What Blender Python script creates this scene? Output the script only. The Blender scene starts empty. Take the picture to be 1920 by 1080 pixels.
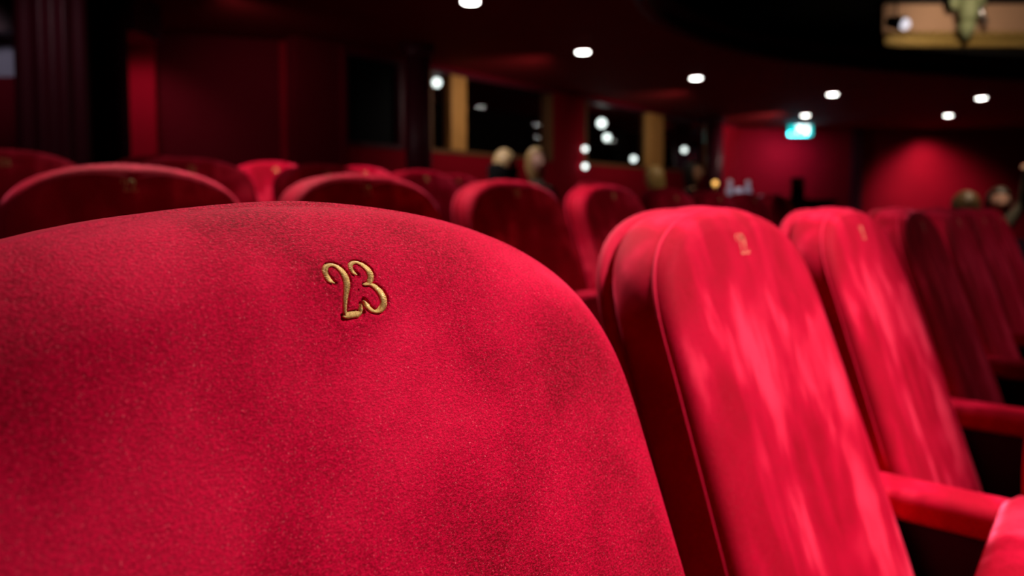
import bpy, bmesh, math, random
import numpy as np
from mathutils import Vector, Matrix, noise as mnoise
random.seed(7)
sc = bpy.context.scene
COL = sc.collection
R = math.radians
# ------------------------------------------------------------------ camera, world, light, exposure
CZ, F, PPY, TH = 0.949, 1339.6, 462.6, R(3.0)
cam = bpy.data.cameras.new('camera'); camo = bpy.data.objects.new('camera', cam); COL.objects.link(camo)
camo.location = (0, 0, CZ); camo.rotation_euler = (R(90) - TH, 0, 0)
cam.sensor_width = 36; cam.lens = 36 * F / 1920; cam.shift_y = (PPY - 540) / 1920
cam.clip_start = 0.01; cam.clip_end = 100
cam.dof.use_dof = True; cam.dof.focus_distance = 0.352; cam.dof.aperture_fstop = 5.6
sc.camera = camo
sc.view_settings.view_transform = 'Standard'; sc.view_settings.look = 'None'
sc.view_settings.exposure = 0.0; sc.view_settings.gamma = 1.0; sc.view_settings.use_curve_mapping = False
w = bpy.data.worlds.new('world'); sc.world = w; w.use_nodes = True
w.node_tree.nodes['Background'].inputs[0].default_value = (0.035, 0.012, 0.018, 1)
w.node_tree.nodes['Background'].inputs[1].default_value = 0.2

def spot(name, loc, tgt, energy, deg=60, blend=.6, rad=.05, col=(1, .9, .8), parent=None):
    l = bpy.data.lights.new(name, 'SPOT'); l.energy = energy; l.spot_size = R(deg); l.spot_blend = blend
    l.shadow_soft_size = rad; l.color = col
    o = bpy.data.objects.new(name, l); COL.objects.link(o)
    o.location = loc; d = Vector(tgt) - Vector(loc); o.rotation_euler = d.to_track_quat('-Z', 'Y').to_euler()
    if parent:
        o.parent = parent; o.matrix_parent_inverse = Matrix.Translation(-parent.location)
    return o
# unseen key spot for the front row from the dome side, cone kept narrow
spot('house_spot', (2.2, 0.45, 3.4), (0.34, 0.80, 0.72), 960, 31, .85, .12, (1, .93, .9))
# unseen spots added to brighten farther seats, people, column and left wall
spot('house_spot', (4.3, 1.3, 3.7), (1.75, 2.55, 0.6), 150, 44, .9, .12, (1, .93, .9))
spot('soffit_spot', (-0.55, 1.75, 2.9), (-0.02, 0.42, 0.95), 120, 36, .8, .06, (1, .88, .85))
spot('soffit_spot', (-1.3, 0.35, 2.9), (-1.2, 1.85, 0.9), 13, 50, .8, .06, (1, .88, .85))
spot('soffit_spot', (-1.4, 2.8, 2.9), (-1.4, 2.3, 1.1), 26, 70, .8, .06, (1, .88, .85))
spot('soffit_spot', (-0.98, 2.55, 2.9), (-0.22, 1.85, 0.9), 380, 60, .45, .06, (1, .88, .85))
spot('soffit_spot', (-1.0, 3.1, 2.9), (-0.95, 3.85, 0.9), 230, 52, .6, .06, (1, .88, .85))
spot('soffit_spot', (1.7, 6.1, 2.9), (1.5, 7.0, 1.2), 60, 70, .8, .06, (1, .8, .6))
spot('soffit_spot', (-0.9, 4.9, 2.9), (0.0, 5.0, 0.9), 110, 80, .6, .06, (1, .9, .85))
spot('soffit_spot', (-2.9, 4.2, 2.8), (-3.4, 5.6, 1.7), 14, 80, .9, .1, (1, .85, .9))
spot('soffit_spot', (-2.7, 6.7, 2.85), (-2.6, 8.6, 1.4), 19, 130, .9, .1, (1, .8, .8))
spot('soffit_spot', (3.3, 4.6, 2.9), (3.1, 4.9, 1.1), 110, 75, .8, .06, (1, .78, .55))

# ------------------------------------------------------------------ helpers
def at(px, py, Y):
    a = (px - 960) / F; b = (PPY - py) / F
    d = Y / (math.cos(TH) + b * math.sin(TH))
    return Vector((d * a, Y, CZ + d * (b * math.cos(TH) - math.sin(TH))))

def nodes(name):
    m = bpy.data.materials.new(name); m.use_nodes = True
    nt = m.node_tree; p = nt.nodes['Principled BSDF']
    return m, nt, p
def mat(name, col, rough=.6, metal=0, spec=.4, var=.15, scale=20, bump=0., bscale=80, sheen=0, emit=None, est=1):
    m, nt, p = nodes(name)
    tc = nt.nodes.new('ShaderNodeTexCoord'); nz = nt.nodes.new('ShaderNodeTexNoise'); nz.inputs['Scale'].default_value = scale
    nz.inputs['Detail'].default_value = 4
    nt.links.new(tc.outputs['Object'], nz.inputs['Vector'])
    mx = nt.nodes.new('ShaderNodeMix'); mx.data_type = 'RGBA'
    mx.inputs['A'].default_value = (*[c * (1 - var) for c in col], 1); mx.inputs['B'].default_value = (*[min(1, c * (1 + var)) for c in col], 1)
    nt.links.new(nz.outputs['Fac'], mx.inputs['Factor']); nt.links.new(mx.outputs['Result'], p.inputs['Base Color'])
    p.inputs['Roughness'].default_value = rough; p.inputs['Metallic'].default_value = metal
    p.inputs['Specular IOR Level'].default_value = spec
    if sheen: p.inputs['Sheen Weight'].default_value = sheen; p.inputs['Sheen Roughness'].default_value = .4; p.inputs['Sheen Tint'].default_value = (*[min(1, c * 2 + .1) for c in col], 1)
    if bump:
        n2 = nt.nodes.new('ShaderNodeTexNoise'); n2.inputs['Scale'].default_value = bscale
        nt.links.new(tc.outputs['Object'], n2.inputs['Vector'])
        b = nt.nodes.new('ShaderNodeBump'); b.inputs['Strength'].default_value = bump; b.inputs['Distance'].default_value = .002
        nt.links.new(n2.outputs['Fac'], b.inputs['Height']); nt.links.new(b.outputs['Normal'], p.inputs['Normal'])
    if emit: p.inputs['Emission Color'].default_value = (*emit, 1); p.inputs['Emission Strength'].default_value = est
    return m

def velvet(name, fine, streak, off=(0, 0, 0), dark=(.24, .0, .006), light=(.80, .0, .046)):
    m, nt, p = nodes(name); N = nt.nodes.new; Lk = nt.links.new
    tc = N('ShaderNodeTexCoord'); mp = N('ShaderNodeMapping'); mp.inputs['Location'].default_value = off
    Lk(tc.outputs['Object'], mp.inputs['Vector'])
    def nz(scale, det=3, sc3=None, rough=.55):
        n = N('ShaderNodeTexNoise'); n.inputs['Scale'].default_value = scale; n.inputs['Detail'].default_value = det; n.inputs['Roughness'].default_value = rough
        src = mp.outputs[0]
        if sc3:
            q = N('ShaderNodeMapping'); q.inputs['Scale'].default_value = sc3; Lk(mp.outputs[0], q.inputs['Vector']); src = q.outputs[0]
        Lk(src, n.inputs['Vector']); return n.outputs['Fac']
    def ramp(x, a, b, lo=0., hi=1.):
        r = N('ShaderNodeMapRange'); r.inputs[1].default_value = a; r.inputs[2].default_value = b; r.inputs[3].default_value = lo; r.inputs[4].default_value = hi
        r.interpolation_type = 'SMOOTHSTEP'; Lk(x, r.inputs[0]); return r.outputs[0]
    def math_(op, a, b):
        n = N('ShaderNodeMath'); n.operation = op
        for i, x in enumerate((a, b)):
            if isinstance(x, (int, float)): n.inputs[i].default_value = x
            else: Lk(x, n.inputs[i])
        return n.outputs[0]
    patch = ramp(nz(14, 4), .35, .68)                       # pile brushed this way and that
    st = ramp(nz(1, 3, (19, 19, 2.0)), .42, .66)              # long strokes of a hand down the pile
    nap = math_('ADD', math_('MULTIPLY', patch, 1 - streak), math_('MULTIPLY', st, streak))
    big = ramp(nz(5.5, 2), .40, .60)                        # whole areas leaning one way
    nap = math_('MULTIPLY', math_('ADD', nap, big), .5)
    tuft = nz(1, 2, (650, 650, 1000), .7)                  # short crosswise tufts
    grain = ramp(tuft, .32, .70)
    fleck = ramp(nz(1050, 2, None, .8), .60, .78)
    fac = math_('ADD', math_('MULTIPLY', nap, .62), math_('MULTIPLY', grain, .50 * fine))
    mx = N('ShaderNodeMix'); mx.data_type = 'RGBA'; mx.clamp_factor = True
    mx.inputs['A'].default_value = (*dark, 1); mx.inputs['B'].default_value = (*light, 1); Lk(fac, mx.inputs['Factor'])
    m3 = N('ShaderNodeMix'); m3.data_type = 'RGBA'; m3.inputs['B'].default_value = (1, .045, .10, 1)   # pink highlights of the brushed pile, painted into the base colour
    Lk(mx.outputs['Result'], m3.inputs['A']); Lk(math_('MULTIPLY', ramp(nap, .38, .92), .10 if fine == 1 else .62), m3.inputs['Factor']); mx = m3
    m2 = N('ShaderNodeMix'); m2.data_type = 'RGBA'; m2.inputs['B'].default_value = (1, .16, .2, 1)  # random pale sparkle of the pile, put into the base colour
    Lk(mx.outputs['Result'], m2.inputs['A']); Lk(math_('MULTIPLY', fleck, .75 * fine), m2.inputs['Factor'])
    Lk(m2.outputs['Result'], p.inputs['Base Color'])
    p.inputs['Roughness'].default_value = .75; p.inputs['Specular IOR Level'].default_value = .06
    Lk(math_('ADD', .05, math_('MULTIPLY', math_('POWER', nap, 1.6), 1.5)), p.inputs['Sheen Weight'])
    p.inputs['Sheen Roughness'].default_value = .32; p.inputs['Sheen Tint'].default_value = (1, .09, .18, 1)
    h = math_('ADD', math_('MULTIPLY', tuft, .0011), math_('MULTIPLY', nap, .0012))
    b = N('ShaderNodeBump'); b.inputs['Strength'].default_value = .62 * fine * fine; b.inputs['Distance'].default_value = 1.0
    Lk(h, b.inputs['Height']); Lk(b.outputs['Normal'], p.inputs['Normal'])
    return m

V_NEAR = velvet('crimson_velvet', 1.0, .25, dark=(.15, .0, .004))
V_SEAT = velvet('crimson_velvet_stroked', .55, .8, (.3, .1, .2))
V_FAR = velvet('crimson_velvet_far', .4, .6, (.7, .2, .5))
GOLD_W = mat('worn_gold_thread', (.60, .17, .09), .6, 0, .3, .3, 900)
GOLD = mat('gold_thread', (.95, .53, .18), .36, .15, .5, .3, 1500)
BLACK = mat('black_painted_wood', (.010, .008, .008), .6, 0, .25)
SHELL = mat('red_cloth_back_shell', (.40, .0, .02), .8, 0, .1, .2, 60, sheen=.4)
PIPE = mat('red_piping', (.62, .004, .04), .7, 0, .1, .1, 200, sheen=.5)
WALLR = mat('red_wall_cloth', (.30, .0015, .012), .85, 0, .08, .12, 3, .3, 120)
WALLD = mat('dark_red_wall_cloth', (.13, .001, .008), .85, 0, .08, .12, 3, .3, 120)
BURG = mat('burgundy_lacquer', (.085, .006, .016), .45, 0, .3, .1, 6)
DRAPE = mat('burgundy_drape', (.05, .003, .010), .75, 0, .15, .2, 8, sheen=.2)
CEIL = mat('dark_red_ceiling_paint', (.22, .003, .006), .8, 0, .15, .1, 2)
CARPET = mat('dark_carpet', (.05, .004, .007), .95, 0, .05, .3, 60, .5, 300)
AMBER = mat('amber_varnished_wood', (.62, .30, .075), .5, 0, .3, .2, 6)
GREY = mat('lavender_grey_panel_paint', (.34, .30, .38), .7, 0, .2, .08, 4)
DARK = mat('dark_foyer_wall', (.006, .005, .005), .9, 0, .1)
BRASS = mat('old_brass', (.55, .33, .10), .35, .9, .5, .2, 40)
STEEL = mat('brushed_steel', (.55, .55, .58), .3, .9, .5, .1, 40)
def emitter(name, col, s):
    m, nt, p = nodes(name); p.inputs['Base Color'].default_value = (*col, 1)
    p.inputs['Emission Color'].default_value = (*col, 1); p.inputs['Emission Strength'].default_value = s
    return m
LAMP = emitter('lamp_white', (1, .95, .88), 14); REFLECTION = emitter('bulb_cool_white', (.82, .92, .88), 3.2)
CANDLE = emitter('candle_amber', (1, .50, .12), 1.6)
def glass(name, tint=(1, 1, 1), rough=.02, alpha=.85):
    m, nt, p = nodes(name); N = nt.nodes.new
    out = nt.nodes['Material Output']; tr = N('ShaderNodeBsdfTransparent'); tr.inputs[0].default_value = (*tint, 1)
    gl = N('ShaderNodeBsdfGlossy'); gl.inputs['Roughness'].default_value = rough
    lw = N('ShaderNodeLayerWeight'); lw.inputs['Blend'].default_value = .5
    p5 = N('ShaderNodeMath'); p5.operation = 'POWER'; p5.inputs[1].default_value = 5; nt.links.new(lw.outputs['Facing'], p5.inputs[0])
    fr = N('ShaderNodeMath'); fr.operation = 'MULTIPLY_ADD'; fr.inputs[1].default_value = .9; fr.inputs[2].default_value = .03; nt.links.new(p5.outputs[0], fr.inputs[0])
    nz = N('ShaderNodeTexNoise'); nz.inputs['Scale'].default_value = 3; ad = N('ShaderNodeMath'); ad.operation = 'MULTIPLY_ADD'; ad.inputs[1].default_value = .02
    nt.links.new(nz.outputs['Fac'], ad.inputs[0]); nt.links.new(fr.outputs[0], ad.inputs[2])
    mx = N('ShaderNodeMixShader'); nt.links.new(ad.outputs[0], mx.inputs[0]); nt.links.new(tr.outputs[0], mx.inputs[1]); nt.links.new(gl.outputs[0], mx.inputs[2])
    nt.links.new(mx.outputs[0], out.inputs['Surface']); return m
PANE = glass('window_glass', (.9, .9, .9)); PANE_R = glass('dull_window_glass', (.5, .5, .5), .5); PANE_R = mat('blacked_out_pane', (.004, .004, .004), .6, 0, .08)  # first window's dark glass set as matte black colour, without reflections

def link(name, me, parent=None, m=None):
    o = bpy.data.objects.new(name, me); COL.objects.link(o)
    if parent: o.parent = parent
    if m is not None: me.materials.clear(); me.materials.append(m)
    return o
def empty(name, loc=(0, 0, 0), rz=0):
    o = bpy.data.objects.new(name, None); COL.objects.link(o); o.location = loc; o.rotation_euler = (0, 0, rz); o.empty_display_size = .1
    return o
def tag(o, label, cat=None, group=None, kind=None):
    if label: o['label'] = label
    if cat: o['category'] = cat
    if group: o['group'] = group
    if kind: o['kind'] = kind
    return o
def me_from(verts, faces, name='mesh', smooth=True):
    me = bpy.data.meshes.new(name); me.from_pydata([tuple(v) for v in verts], [], faces); me.update()
    if smooth: me.polygons.foreach_set('use_smooth', [True] * len(me.polygons))
    return me
def bm_me(bm, smooth=False, name='mesh'):
    me = bpy.data.meshes.new(name); bmesh.ops.recalc_face_normals(bm, faces=bm.faces); bm.to_mesh(me); bm.free()
    if smooth: me.polygons.foreach_set('use_smooth', [True] * len(me.polygons))
    return me
def add_box(bm, c, s, rz=0, bev=0, seg=2, rx=0):
    M = Matrix.Translation(c) @ Matrix.Rotation(rz, 4, 'Z') @ Matrix.Rotation(rx, 4, 'X') @ Matrix.Diagonal((*s, 1))
    r = bmesh.ops.create_cube(bm, size=1, matrix=M)
    if bev:
        es = list({e for v in r['verts'] for e in v.link_edges})
        bmesh.ops.bevel(bm, geom=es, offset=bev, segments=seg, profile=.5, affect='EDGES', clamp_overlap=True)
def box(name, c, s, m, parent=None, rz=0, bev=0, seg=2, smooth=False, rx=0):
    bm = bmesh.new(); add_box(bm, c, s, rz, bev, seg, rx); return link(name, bm_me(bm, smooth), parent, m)
def cyl(name, p0, p1, r0, r1, m, parent=None, n=24, smooth=True):
    p0, p1 = Vector(p0), Vector(p1); d = p1 - p0
    bm = bmesh.new(); M = Matrix.Translation((p0 + p1) / 2) @ d.to_track_quat('Z', 'Y').to_matrix().to_4x4()
    bmesh.ops.create_cone(bm, cap_ends=True, segments=n, radius1=r0, radius2=r1, depth=d.length, matrix=M)
    return link(name, bm_me(bm, smooth), parent, m)
def lathe(name, prof, loc, m, parent=None, n=32, sx=1.0):
    vs, fs = [], []
    for (r, z) in prof:
        for i in range(n):
            a = 2 * math.pi * i / n; vs.append((loc[0] + r * math.cos(a) * sx, loc[1] + r * math.sin(a), loc[2] + z))
    for j in range(len(prof) - 1):
        for i in range(n):
            fs.append((j * n + i, j * n + (i + 1) % n, (j + 1) * n + (i + 1) % n, (j + 1) * n + i))
    fs.append(tuple(range(n))[::-1]); fs.append(tuple((len(prof) - 1) * n + i for i in range(n)))
    return link(name, me_from(vs, fs), parent, m)
def ball(name, c, r, m, parent=None, s=(1, 1, 1), sub=3):
    bm = bmesh.new(); bmesh.ops.create_icosphere(bm, subdivisions=sub, radius=r, matrix=Matrix.Translation(c) @ Matrix.Diagonal((*s, 1)))
    return link(name, bm_me(bm, True), parent, m)
def prism(name, pts, z0, z1, m, parent=None):
    n = len(pts); vs = [(x, y, z0) for x, y in pts] + [(x, y, z1) for x, y in pts]
    fs = [tuple(range(n))[::-1], tuple(range(n, 2 * n))] + [(i, (i + 1) % n, n + (i + 1) % n, n + i) for i in range(n)]
    bm = bmesh.new(); bv = [bm.verts.new(v) for v in vs]
    for f in fs: bm.faces.new([bv[i] for i in f])
    return link(name, bm_me(bm), parent, m)

# ------------------------------------------------------------------ seat geometry
TOPZ, HW, HC, QQ, PP, WID = 0.95, .2200, .1546, 3.34, 2.11, .041
R1, R2, TK, PITCH, ARM, NUM = .3439, -.0157, .0666, .539, .3672, .0381
DMAX, ROLL = .60, .018
def wD(D):
    h = np.clip(D / HC, 0, 1)
    return HW * np.maximum(0, 1 - (1 - h) ** QQ) ** (1 / PP) + WID * np.maximum(0, D - HC)
def rec(D): return R1 * D + R2 * D * D
_D = np.concatenate([[0], np.geomspace(1e-9, .03, 900), np.linspace(.0302, DMAX, 800)])
_u = wD(_D); _oth = np.arctan2(_u, -(_D - NUM))           # angle measured from up, 0..pi
_orr = np.hypot(_u, _D - NUM)
_c = np.linspace(_u[-1], 0, 300); _th2 = np.arctan2(_c, -(DMAX - NUM)); _r2 = np.hypot(_c, DMAX - NUM)
_TH = np.concatenate([_oth, _th2[1:]]); _RR = np.concatenate([_orr, _r2[1:]])
def Rth(th): return np.interp(np.abs(th), _TH, _RR)

GL = {
 '1': [[(.14, .80, .05), (.22, .88, .06), (.30, 1.0, .07), (.31, .8, .11), (.31, .5, .12), (.31, .2, .11), (.31, .05, .09)], [(.14, .03, .06), (.31, .04, .07), (.48, .03, .06)]],
 '2': [[(.11, .70, .06), (.03, .78, .10), (.02, .90, .08), (.10, 1.01, .06), (.24, 1.04, .05), (.36, .96, .09), (.41, .82, .12), (.39, .66, .11), (.30, .46, .08), (.22, .26, .06), (.17, .07, .055)],
       [(.13, .04, .09), (.3, .06, .10), (.46, .06, .10), (.55, .09, .08)], [(.52, .08, .09), (.56, .17, .06), (.57, .25, .035)]],
 '3': [[(.09, .82, .08), (.03, .90, .08), (.07, 1.01, .055), (.20, 1.06, .045), (.33, 1.0, .08), (.42, .87, .12), (.39, .72, .10), (.28, .61, .055)],
       [(.17, .61, .035), (.32, .61, .06), (.45, .52, .10), (.54, .36, .13), (.53, .20, .12), (.43, .09, .09), (.30, .06, .055), (.18, .12, .08), (.11, .23, .09), (.08, .31, .06)]],
 '4': [[(.38, 1.02, .06), (.25, .75, .06), (.10, .45, .06), (.03, .32, .07), (.2, .30, .08), (.40, .30, .08), (.58, .30, .06)], [(.38, 1.0, .09), (.39, .7, .12), (.39, .4, .12), (.39, .05, .09)], [(.26, .03, .05), (.39, .04, .07), (.52, .03, .05)]],
 '5': [[(.48, 1.0, .08), (.3, .97, .09), (.14, .98, .07), (.12, .8, .06), (.10, .60, .06), (.25, .66, .06), (.42, .58, .11), (.50, .38, .13), (.44, .17, .11), (.28, .05, .07), (.12, .09, .09), (.06, .20, .08)]],
 '6': [[(.46, .95, .07), (.30, 1.03, .06), (.13, .86, .09), (.05, .55, .12), (.07, .25, .12), (.20, .06, .07), (.36, .06, .07), (.50, .22, .11), (.48, .45, .10), (.34, .57, .06), (.18, .52, .05), (.10, .42, .05)]],
 '7': [[(.05, .80, .05), (.06, .96, .07), (.25, .97, .10), (.48, .98, .09), (.40, .75, .07), (.30, .5, .10), (.24, .25, .12), (.22, .04, .11)]],
 '8': [[(.28, 1.03, .05), (.12, .95, .09), (.10, .78, .10), (.24, .62, .07), (.42, .48, .09), (.50, .28, .12), (.42, .10, .09), (.27, .04, .05), (.10, .12, .09), (.06, .30, .10), (.18, .50, .06), (.36, .66, .06), (.44, .82, .10), (.40, .95, .08), (.28, 1.03, .05)]],
 '9': [[(.10, .10, .07), (.26, .03, .06), (.43, .20, .09), (.51, .50, .12), (.49, .80, .12), (.36, 1.0, .07), (.20, 1.0, .07), (.06, .84, .11), (.08, .62, .10), (.22, .50, .06), (.38, .54, .05), (.46, .64, .05)]],
 '0': [[(.28, 1.03, .05), (.10, .88, .10), (.04, .53, .13), (.10, .18, .10), (.28, .04, .05), (.46, .18, .10), (.52, .53, .13), (.46, .88, .10), (.28, 1.03, .05)]],
}
EM = .0226
def catmull(P, k):
    P = np.array(P, float); out = []
    for i in range(len(P) - 1):
        p0, p1, p2, p3 = P[max(i - 1, 0)], P[i], P[i + 1], P[min(i + 2, len(P) - 1)]
        for t in np.linspace(0, 1, k, endpoint=False):
            out.append(.5 * ((2 * p1) + (-p0 + p2) * t + (2 * p0 - 5 * p1 + 4 * p2 - p3) * t * t + (-p0 + 3 * p1 - 3 * p2 + p3) * t ** 3))
    out.append(P[-1]); return np.array(out)
def strokes(txt, k):
    res = []; x = 0; tot = .585 * len(txt)
    for ch in txt:
        for s in GL[ch]:
            c = catmull(s, k); c[:, 0] += x - tot / 2; c[:, 1] -= .53; c[:, 2] = c[:, 2] * 1.36 - .001; c *= EM; c[:, 0] *= 1.06; res.append(c)
        x += .585
    return res
def smooth01(x): x = np.clip(x, 0, 1); return x * x * (3 - 2 * x)
_D3 = np.concatenate([np.geomspace(1e-9, .03, 1500), np.linspace(.0302, DMAX, 600)]); _u3 = wD(_D3)
_OU = np.concatenate([-_u3[::-1], _u3]); _OD = np.concatenate([_D3[::-1], _D3])
_S = np.concatenate([[0], np.cumsum(np.hypot(np.diff(_OU), np.diff(_OD)))]); _SL = np.linspace(0, _S[-1], 2400)
_OU, _OD = np.interp(_SL, _S, _OU), np.interp(_SL, _S, _OD)
def edge_dist(u, D):
    d = np.full(np.shape(u), 9.0)
    for a_, b_ in zip(_OU, _OD): d = np.minimum(d, (u - a_) ** 2 + (D - b_) ** 2)
    return np.sqrt(d)
def face_fwd(u, D, e, groove=None, roll=ROLL, near=False):
    """forward offset of the velvet face at width u, drop D; e = distance to the outline"""
    w_ = np.maximum(wD(D), .02)
    if groove is not None: near = True
    if near: e = np.minimum(edge_dist(u, D), e if groove is not None else 9)
    if not near: f = rec(D) - roll * (1 - np.sqrt(np.clip(1 - (1 - np.clip(e / roll, 0, 1)) ** 2, 0, 1)))
    else: f = rec(D) - roll * np.clip(1 - e / .040, 0, 1) ** 2.1 - .007 * (1 - np.sqrt(np.clip(1 - (1 - np.clip(e / .007, 0, 1)) ** 2, 0, 1)))
    f = f + .004 * smooth01(e / .05) + .005 * np.exp(-((np.abs(u) - .72 * w_) / (.22 * w_)) ** 2) * smooth01((D - .06) / .12) * smooth01(e / .03)
    f = f - .004 * smooth01((D - .10) / .2) * np.exp(-(u / .09) ** 2)
    if groove is not None:
        P = np.stack([u, NUM - D], -1)
        d = np.full(u.shape, 1.0)
        for c in groove:
            for q in c[::2]:
                d = np.minimum(d, np.hypot(P[..., 0] - q[0], P[..., 1] - q[1]) - q[2] / 2)
        f = f - .0019 * (1 - smooth01((d + .0001) / .0010)) + .0003 * np.exp(-((d - .0022) / .0015) ** 2)
    return f
def backrest_mesh(N=144, inner=3, outer=22, groove=None, name='backrest'):
    th = np.linspace(-math.pi, math.pi, N, endpoint=False)
    # more points where the top corners bend
    Rr = Rth(th); r0 = .0225
    rings = [np.full(N, r0 * i / inner) for i in range(1, inner + 1)]
    for i in range(1, outer + 1):
        g = (i / outer); g = 1 - (1 - g) ** 1.8
        rings.append(r0 + (Rr - r0) * g)
    vs = []; fs = []
    def put(rr, fwdfun):
        u = rr * np.sin(th); D = NUM - rr * np.cos(th)
        e = Rr - rr
        y = fwdfun(u, D, e); base = len(vs)
        vs.extend(zip(u, -y, TOPZ - D)); return base
    y0 = float(face_fwd(np.array([0.]), np.array([NUM]), np.array([.03]), groove)[0]); vs.append((0, -y0, TOPZ - NUM))
    bases = [put(rr, lambda u, D, e: face_fwd(u, D, e, groove, .027 if groove is not None else ROLL)) for rr in rings]
    # side band with a slight bulge and the back, closed
    for (off, k) in (((.0345, .0002), (.0362, .0008)) if groove is not None else ((.0195, .0006), (.025, .002))) + ( (.038, .0032), (.048, .0026), (.058, .0008), (.0635, -.003), (TK, -.010)):
        bases.append(put(Rr + k, lambda u, D, e, off=off: rec(D) - off))
    bases.append(put(Rr * .5, lambda u, D, e: rec(D) - TK)); last = len(vs)
    vs.append((0, -(float(rec(np.array(NUM))) - TK), TOPZ - NUM))
    for i in range(N): fs.append((0, bases[0] + i, bases[0] + (i + 1) % N))
    for a, b in zip(bases[:-1], bases[1:]):
        for i in range(N): j = (i + 1) % N; fs.append((a + i, b + i, b + j, a + j))
    b = bases[-1]
    for i in range(N): fs.append((last, b + (i + 1) % N, b + i))
    return me_from(vs, fs, name)
def shell_mesh(N=96):
    th = np.linspace(-math.pi, math.pi, N, endpoint=False); Rr = Rth(th); vs = []; fs = []; bases = []
    for (off, k) in ((TK + .004, -.2), (TK + .004, -.012), (TK + .006, -.004), (TK + .010, 0), (TK + .016, -.001), (TK + .019, -.006), (TK + .021, -.02), (TK + .022, -.2)):
        rr = np.maximum(Rr + k, .012); u = rr * np.sin(th); D = NUM - rr * np.cos(th); bases.append(len(vs))
        vs.extend(zip(u, -(rec(D) - off), TOPZ - D))
    for a, b in zip(bases[:-1], bases[1:]):
        for i in range(N): j = (i + 1) % N; fs.append((a + i, b + i, b + j, a + j))
    fs.append(tuple(bases[0] + i for i in range(N))); fs.append(tuple(bases[-1] + i for i in range(N))[::-1])
    return me_from(vs, fs, 'back_shell')
def tube_mesh(P, r, n=8, closed=False, name='tube'):
    P = [Vector(p) for p in P]; vs = []; fs = []; M = len(P)
    for i, p in enumerate(P):
        t = (P[(i + 1) % M] - P[i - 1]) if closed else (P[min(i + 1, M - 1)] - P[max(i - 1, 0)])
        t.normalize(); a = t.cross(Vector((.01, 1, .02))).normalized(); b = t.cross(a)
        rr = r[i] if isinstance(r, (list, np.ndarray)) else r
        for k in range(n):
            w_ = 2 * math.pi * k / n; vs.append(p + a * (math.cos(w_) * rr) + b * (math.sin(w_) * rr))
    for i in range(M if closed else M - 1):
        j = (i + 1) % M
        for k in range(n): l = (k + 1) % n; fs.append((i * n + k, i * n + l, j * n + l, j * n + k))
    if not closed: fs.append(tuple(range(n))[::-1]); fs.append(tuple((M - 1) * n + k for k in range(n)))
    return me_from(vs, fs, name)
def piping_mesh(N=150, r=.0016):
    th = np.linspace(-2.55, 2.55, N); Rr = Rth(th) - .0005; u = Rr * np.sin(th); D = NUM - Rr * np.cos(th)
    y = rec(D) - .015
    return tube_mesh(list(zip(u, -y, TOPZ - D)), r, 6, False, 'piping')
def numeral_mesh(txt, hi=False):
    vs, fs = [], []; k = 26 if hi else 5; nc = 9 if hi else 5
    for c in strokes(txt, k):
        if hi:   # resample to even thread pitch
            s = np.concatenate([[0], np.cumsum(np.hypot(*np.diff(c[:, :2], axis=0).T))]); L = np.arange(0, s[-1], .00016)
            c = np.stack([np.interp(L, s, c[:, i]) for i in range(3)], -1)
        M = len(c); t = np.gradient(c[:, :2], axis=0); t /= np.linalg.norm(t, axis=1)[:, None] + 1e-12
        base = len(vs)
        rows = []
        for i in range(M):
            nx, ny = -t[i, 1], t[i, 0]; w_ = c[i, 2] * (.5 + (.05 * random.uniform(-1, 1) if hi else 0))
            endk = min(1, (min(i, M - 1 - i) + .6) * (.16 if hi else 1.0) / (c[i, 2] * 1000 + .2) * (1.3 if hi else 2)); w_ *= math.sqrt(max(.1, min(1, endk)))
            rid = (.00030 * (1 if i % 4 < 2 else -1) + random.uniform(-.00008, .00008)) if hi else 0
            for j in range(nc):
                a = math.pi * j / (nc - 1); ox = -math.cos(a) * w_
                x = c[i, 0] + nx * ox;  z = c[i, 1] + ny * ox; hgt = math.sin(a) * (.0011 + rid) - (.00085 if hi else -.0004) - (.0006 if j in (0, nc - 1) else 0)
                rows.append((x, NUM - z, hgt))
        rw = np.array(rows); ff = face_fwd(rw[:, 0], rw[:, 1], np.full(len(rw), .03), None, .027 if hi else ROLL, hi)
        vs.extend(zip(rw[:, 0], -(ff + rw[:, 2]), TOPZ - rw[:, 1]))
        for i in range(M - 1):
            for j in range(nc - 1): a = base + i * nc + j; fs.append((a, a + 1, a + nc + 1, a + nc))
        fs.append(tuple(base + j for j in range(nc))[::-1]); fs.append(tuple(base + (M - 1) * nc + j for j in range(nc)))
    return me_from(vs, fs, 'seat_number')
def bev_box_me(parts, smooth=True):
    bm = bmesh.new()
    for p in parts: add_box(bm, **p)
    return bm_me(bm, smooth)
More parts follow.
